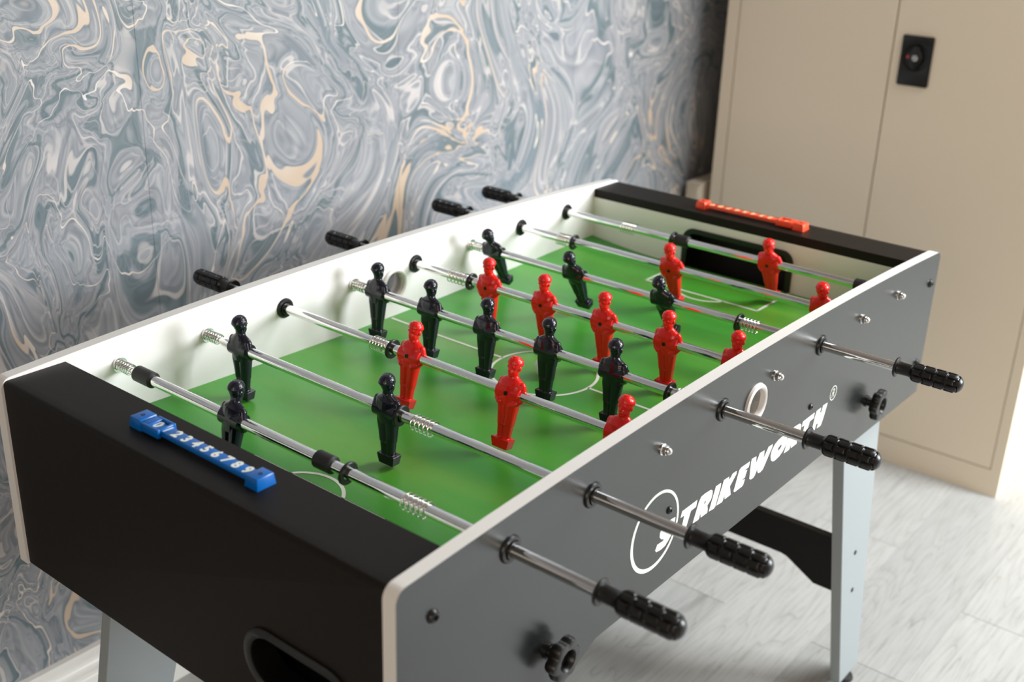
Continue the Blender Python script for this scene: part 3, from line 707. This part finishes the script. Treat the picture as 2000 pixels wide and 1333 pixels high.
def player_mesh(m):
    """one moulded figure, facing +x, rod through the origin along y; head at z .042, foot at z -.066"""
    bm = bmesh.new()
    def ell(c, r, rot=None, seg=20):
        M = Matrix.Translation(c) @ (rot or Matrix.Identity(4)) @ Matrix.Diagonal((r[0], r[1], r[2], 1))
        bmesh.ops.create_uvsphere(bm, u_segments=seg, v_segments=seg // 2 + 2, radius=1.0, matrix=M)
    def loft(secs, n=20):
        rings = []
        for (cx, cy, z, ax, ay, pw) in secs:
            ring = []
            for k in range(n):
                a = 2 * math.pi * k / n; c, s = math.cos(a), math.sin(a)
                ring.append(bm.verts.new((cx + ax * math.copysign(abs(c) ** pw, c), cy + ay * math.copysign(abs(s) ** pw, s), z)))
            rings.append(ring)
        for i in range(len(rings) - 1):
            for k in range(n): bm.faces.new((rings[i][k], rings[i][(k + 1) % n], rings[i + 1][(k + 1) % n], rings[i + 1][k]))
        bm.faces.new(list(reversed(rings[0]))); bm.faces.new(rings[-1])
    def limb(pts, n=14):
        for i in range(len(pts) - 1):
            (p, r0), (q, r1) = pts[i], pts[i + 1]
            p, q = Vector(p), Vector(q)
            for t in range(9):
                k = t / 8; c = p.lerp(q, k); r = r0 + (r1 - r0) * k
                ell(c, (r, r, r), seg=12)
    # torso: waist, chest, sloping shoulders
    loft([(0, 0, -0.0140, 0.0080, 0.0112, 0.8), (0, 0, -0.006, 0.0094, 0.0132, 0.85), (0, 0, 0.003, 0.0096, 0.0148, 0.85), (0.0005, 0, 0.0095, 0.0090, 0.0160, 0.85), (0, 0, 0.0135, 0.0078, 0.0156, 0.9), (-0.0003, 0, 0.0162, 0.0064, 0.0130, 1), (-0.0005, 0, 0.0184, 0.0058, 0.0092, 1), (-0.0005, 0, 0.0202, 0.0054, 0.0066, 1)])
    M = Matrix.Rotation(math.pi / 2, 4, 'X')
    bmesh.ops.create_cone(bm, cap_ends=True, segments=28, radius1=0.0098, radius2=0.0098, depth=0.033, matrix=M)
    # arms bent in to the hips
    for s in (-1, 1):
        limb([((-0.0005, s * 0.0142, 0.0110), 0.0048), ((-0.0015, s * 0.0168, 0.0030), 0.0044), ((-0.0005, s * 0.0176, -0.0030), 0.0042), ((0.0045, s * 0.0140, -0.0085), 0.0040), ((0.0070, s * 0.0095, -0.0115), 0.0036)])
    # legs, close together with a groove between
    for s in (-1, 1):
        loft([(0.0000, s * 0.0040, -0.0600, 0.0046, 0.0040, 0.7), (0.0000, s * 0.0044, -0.048, 0.0052, 0.0046, 0.75), (0.0002, s * 0.0048, -0.0385, 0.0058, 0.0051, 0.75), (0.0002, s * 0.0048, -0.0380, 0.0063, 0.0056, 0.75), (0.0004, s * 0.0054, -0.026, 0.0070, 0.0062, 0.75), (0.0004, s * 0.0060, -0.014, 0.0080, 0.0072, 0.75), (0.0002, s * 0.0060, -0.006, 0.0082, 0.0072, 0.8)])
    loft([(0.0002, 0, -0.0388, 0.0065, 0.0105, 0.7), (0.0002, 0, -0.0380, 0.0065, 0.0105, 0.7)])
    # foot block, narrower at the sole
    def slab(x0, x1, y, z0, z1, ty):
        v = [bm.verts.new(p) for p in ((x0 + 0.001, -y, z0), (x1 - 0.0015, -y, z0), (x1 - 0.0015, y, z0), (x0 + 0.001, y, z0), (x0, -y - ty, z1), (x1, -y - ty, z1), (x1, y + ty, z1), (x0, y + ty, z1))]
        for f in ((3, 2, 1, 0), (4, 5, 6, 7), (0, 1, 5, 4), (1, 2, 6, 5), (2, 3, 7, 6), (3, 0, 4, 7)): bm.faces.new([v[i] for i in f])
    slab(-0.0058, 0.0082, 0.0106, -0.0668, -0.0548, 0.0024)
    # neck, head, face: a long oval head on a thick neck
    loft([(-0.0003, 0, 0.0165, 0.0062, 0.0072, 1), (0.0002, 0, 0.0215, 0.0058, 0.0060, 1), (0.0006, 0, 0.0260, 0.0064, 0.0064, 1)])
    ell((0.0002, 0, 0.0330), (0.0086, 0.0080, 0.0104), seg=28)
    ell((0.0022, 0, 0.0262), (0.0064, 0.0062, 0.0070), seg=24)
    ell((0.0040, 0, 0.0222), (0.0040, 0.0040, 0.0028))
    ell((0.0090, 0, 0.0290), (0.0018, 0.0013, 0.0028))
    ell((0.0083, 0, 0.0246), (0.0010, 0.0026, 0.0006))
    for s in (-1, 1):
        ell((0.0078, s * 0.0032, 0.0324), (0.0014, 0.0018, 0.0009)); ell((0.0002, s * 0.0082, 0.0300), (0.0020, 0.0012, 0.0030))
    # combed hair: raised ridges over the crown, ending in a fringe
    ell((-0.0010, 0, 0.0352), (0.0092, 0.0087, 0.0083), seg=28)
    for k in range(6):
        z = 0.0352 + k * 0.00145
        rr = math.sqrt(max(0.0, 1 - ((z - 0.0352) / 0.0083) ** 2))
        n = 34
        for i in range(n):
            a = 2 * math.pi * i / n
            x = -0.0010 + 0.0092 * rr * math.cos(a); y = 0.0087 * rr * math.sin(a)
            bmesh.ops.create_uvsphere(bm, u_segments=6, v_segments=4, radius=0.0009, matrix=Matrix.Translation((x, y, z + x * 0.12)))
    me0 = bpy.data.meshes.new('tmp'); bm.to_mesh(me0); bm.free()
    ob = bpy.data.objects.new('tmp', me0); COL.objects.link(ob)
    rm = ob.modifiers.new('r', 'REMESH'); rm.mode = 'VOXEL'; rm.voxel_size = 0.00052; rm.use_smooth_shade = True
    sm = ob.modifiers.new('s', 'SMOOTH'); sm.factor = 0.5; sm.iterations = 2
    bpy.context.view_layer.update()
    me = bpy.data.meshes.new_from_object(ob.evaluated_get(bpy.context.evaluated_depsgraph_get()))
    bpy.data.objects.remove(ob)
    me.name = 'player'; me.materials.clear(); me.materials.append(m)
    me.polygons.foreach_set('use_smooth', [True] * len(me.polygons))
    return me
PM_n = player_mesh(M_navy)
PM_r = PM_n.copy(); PM_r.materials.clear(); PM_r.materials.append(M_red)
PS = MB().lathe([(0.0026, 0.0), (0.0026, 0.0014), (0.0014, 0.0015), (0.0012, 0.0006)], 14, lambda a, b, d: (0.0092 + d, a, b + 0.0005)).mesh('player_screw', M_plastic, smooth=True)

S1 = 0.12712; X1 = 0.1451
RODS = [  # team, tilt, players y, springs (y0, y1), washers, sleeves, label
 ('n', 11, [0.384], [(0.098, 0.130)], [0.207], [(0.227, 0.251), (0.527, 0.558)], 'nearest chrome rod carrying the single navy goalkeeper, beside the blue counter'),
 ('n', 0, [0.277, 0.528], [(0.207, 0.238)], [0.257], [], 'chrome rod carrying two navy defenders, second from the near end'),
 ('r', 11, [0.053, 0.205, 0.361], [(0.403, 0.428)], [0.394], [], 'chrome rod carrying three red players, third from the near end'),
 ('n', 2, [0.149, 0.248, 0.348, 0.4475, 0.547], [(0.035, 0.061)], [0.070], [], 'chrome rod carrying five navy players over the centre circle'),
 ('r', -4, [0.053, 0.152, 0.251, 0.351, 0.450], [(0.493, 0.526)], [0.484], [], 'chrome rod carrying five red players just beyond the centre circle'),
 ('n', -28, [0.238, 0.392, 0.547], [(0.089, 0.114)], [0.119], [], 'chrome rod carrying three navy players tilted with feet towards far goal'),
 ('r', -20, [0.057, 0.303], [(0.496, 0.518)], [0.486], [], 'chrome rod carrying two red defenders in front of the far penalty box'),
 ('r', -20, [0.205], [(0.452, 0.479)], [0.379], [(0.349, 0.373), (0.030, 0.066)], 'farthest chrome rod carrying the single red goalkeeper at the far goal'),
]
HY = {0: 0.099, 1: 0.111, 3: 0.104, 5: 0.101}
HYR = {2: 0.703, 4: 0.705, 6: 0.710, 7: 0.703}
where = ['nearest the camera side', 'second', 'third', 'fourth', 'nearest the white far board']
for i, (team, tilt, ys, sprs, wss, slv, lab) in enumerate(RODS):
    X = X1 + i * S1
    rod = thing('player_rod', (X, 0.305, ZR), lab, 'foosball rod', 'player rods of the foosball table')
    near = team == 'n'
    col = 'navy' if near else 'red'
    # bearings belong to the table
    for (yy, mw) in ((0.0, Matrix.Translation((X, 0, 0))), (W - T, Matrix.Translation((X, W - T, 0)))):
        if (yy == 0.0) == near or not near and yy > 0:
            link('bearing', BM, table, mw=mw)
    if near: link('bearing', BM, table, mw=Matrix.Translation((X, T, 0)) @ FLIP)
    else: link('bearing', BM, table, mw=Matrix.Translation((X, W, 0)) @ FLIP)
    # tube and inner rod
    if near: a, b2 = -HY[i] - 0.002, 0.561
    else: a, b2 = 0.040, HYR[i] + 0.002
    if i == 7: a = 0.036
    link('tube', MB().lathe([(RR - 0.001, a), (RR, a + 0.0005), (RR, b2 - 0.0005), (RR - 0.001, b2)], 40).mesh('tube', M_chrome, smooth=True), rod, (X, 0, 0))
    if near:
        link('inner_rod', MB().lathe([(0.0038, 0.545), (0.0038, 0.6135)], 24).mesh('inner_rod', M_chrome, smooth=True), rod, (X, 0, 0))
        link('spring', WALLSPR, rod, (X, 0.570, 0))
        link('end_washer', MB().lathe([(0.0095, 0.592), (0.0095, 0.5945), (0.0088, W - T)], 32).mesh('end_washer', M_steel, smooth=True), rod, (X, 0, 0))
        link('cap_nut', NM, rod, mw=Matrix.Translation((X, W, 0)) @ FLIP)
        link('handle', HM, rod, (X, -HY[i], 0))
    else:
        link('inner_rod', MB().lathe([(0.0038, -0.003), (0.0038, 0.06)], 24).mesh('inner_rod', M_chrome, smooth=True), rod, (X, 0, 0))
        link('spring', WALLSPR, rod, (X, 0.018, 0))
        link('cap_nut', NM, rod, (X, 0, 0))
        link('handle', HM, rod, mw=Matrix.Translation((X, HYR[i], 0)) @ FLIP)
    for a0, a1 in sprs: link('spring', spring_mesh(a1 - a0, 0.0090, 0.00085, 5.0), rod, (X, a0, -0.0012))
    for wv in wss: link('washer', WM, rod, mw=Matrix.Translation((X, wv, -0.0010)) @ Matrix.Rotation(0.10, 4, 'X'))
    for a0, a1 in slv: link('stop_sleeve', sleeve_mesh(a1 - a0), rod, (X, a0, 0))
    for n, py in enumerate(ys):
        R = Matrix.Rotation(math.radians(tilt), 4, 'Y')
        if not near: R = R @ FLIP
        lb = '%s moulded player' % col if len(ys) == 1 else '%s moulded player, %s' % (col, (where[n] if n < len(ys) - 1 else where[4]))
        pl = link('player', PM_n if near else PM_r, rod, mw=Matrix.Translation((X, py, 0)) @ R, label=lb)
        link('player_screw', PS, pl, mw=Matrix.Translation((X, py, 0)) @ R)
# ball
bm = bmesh.new(); bmesh.ops.create_icosphere(bm, subdivisions=4, radius=0.0150)
me = bpy.data.meshes.new('ball'); bm.to_mesh(me); bm.free(); me.materials.append(M_ball); me.polygons.foreach_set('use_smooth', [True] * len(me.polygons))
ball = link('ball', me, None, (0.588, 0.296, PZ + 0.0150)); ball['label'] = 'small white ball resting inside the centre circle on the pitch'; ball['category'] = 'ball'

# ------------------------------------------------------------------ steel cupboard
CX0, CY0, CY1 = 1.993, 0.026, 0.842
cup = thing('storage_cupboard', (CX0 + 0.22, (CY0 + CY1) / 2, 0), 'tall beige metal storage cupboard with two plain doors', 'cupboard')
ZB, ZT = -0.700, 1.17
mb = MB(); mb.box(CX0 + 0.018, CX0 + 0.45, CY0, CY1, FZ, ZT + 0.02)
mb.box(CX0, CX0 + 0.018, CY0, CY0 + 0.0235, FZ, ZT + 0.02); mb.box(CX0, CX0 + 0.018, CY1 - 0.031, CY1, FZ, ZT + 0.02)
mb.box(CX0, CX0 + 0.018, CY0 + 0.0235, CY1 - 0.031, FZ, ZB - 0.002); mb.box(CX0, CX0 + 0.018, CY0 + 0.0235, CY1 - 0.031, ZT + 0.002, ZT + 0.02)
link('body', mb.mesh('body', M_cup), cup)
for nm, a, b2, lab in (('door', CY0 + 0.0255, 0.4295, 'right door with the black lock plate'), ('door', 0.4325, CY1 - 0.033, 'left plain door')):
    d = link(nm, MB().box(CX0 - 0.0005, CX0 + 0.0165, a, b2, ZB, ZT).mesh(nm, M_cup, bevel=0.0012), cup, label=lab)
    if b2 < 0.43:
        ly0, ly1, lz0, lz1 = 0.3405, 0.4095, 0.1295, 0.2365
        mb = MB(); mb.prism(rrect(ly0, ly1, lz0, lz1, 0.004), [arc(0.375, 0.190, 0.0285, 0, 350, 35)], CX0 - 0.005, CX0 - 0.0006, YZ)
        mb.lathe([(0.0285, CX0 - 0.0035), (0.026, CX0 - 0.0008), (0.0005, CX0 - 0.0008)], 36, lambda a_, b_, d_: (d_, 0.375 + a_, 0.190 + b_), cap=False)
        h = link('lock_handle', mb.mesh('lock_handle', M_plastic, smooth=True, bevel=0.0006), d)
        # turning grip across the recess and the cylinder lock
        mb = MB(); mb.prism([(0.375 + math.cos(t) * (0.011 + 0.004 * math.cos(2 * t) ** 2), 0.190 + math.sin(t) * 0.025) for t in [2 * math.pi * k / 28 for k in range(28)]], [], CX0 - 0.0095, CX0 - 0.001, YZ)
        link('turn_grip', mb.mesh('turn_grip', M_plastic, smooth=True, bevel=0.001), h)
        mb = MB(); mb.lathe([(0.0062, CX0 - 0.0095), (0.0062, CX0 - 0.0112), (0.0055, CX0 - 0.0118), (0.0001, CX0 - 0.0118)], 24, lambda a_, b_, d_: (d_, 0.375 + a_, 0.190 + b_))
        mb.box(CX0 - 0.0121, CX0 - 0.0117, 0.3742, 0.3758, 0.187, 0.193, 1)
        link('lock_cylinder', mb.mesh('lock_cylinder', [M_steel, M_plastic], smooth=True), h)
        link('red_marker', MB().box(CX0 - 0.0026, CX0 - 0.0010, 0.3905, 0.3955, 0.187, 0.1935).mesh('red_marker', M_orange), h)
# pipe casing between wall and cupboard
pb = thing('pipe_casing', (2.03, 0.885, 0), 'beige boxed pipe casing in the gap between wallpaper and cupboard', 'pipe box')
mb = MB(); mb.prism([(1.977 + 0.012, 0.862)] + [(p[0], p[1]) for p in reversed(arc(1.977 + 0.012, 0.862 + 0.012, 0.012, 180, 265, 6))] + [(1.977, 0.9015), (2.30, 0.9015), (2.30, 0.862)], [], FZ, -0.185, XY)
link('casing', mb.mesh('casing', M_case, smooth=True), pb)
link('casing_cap', MB().box(1.975, 2.30, 0.860, 0.9015, -0.1849, -0.181).mesh('casing_cap', M_case, bevel=0.001), pb)
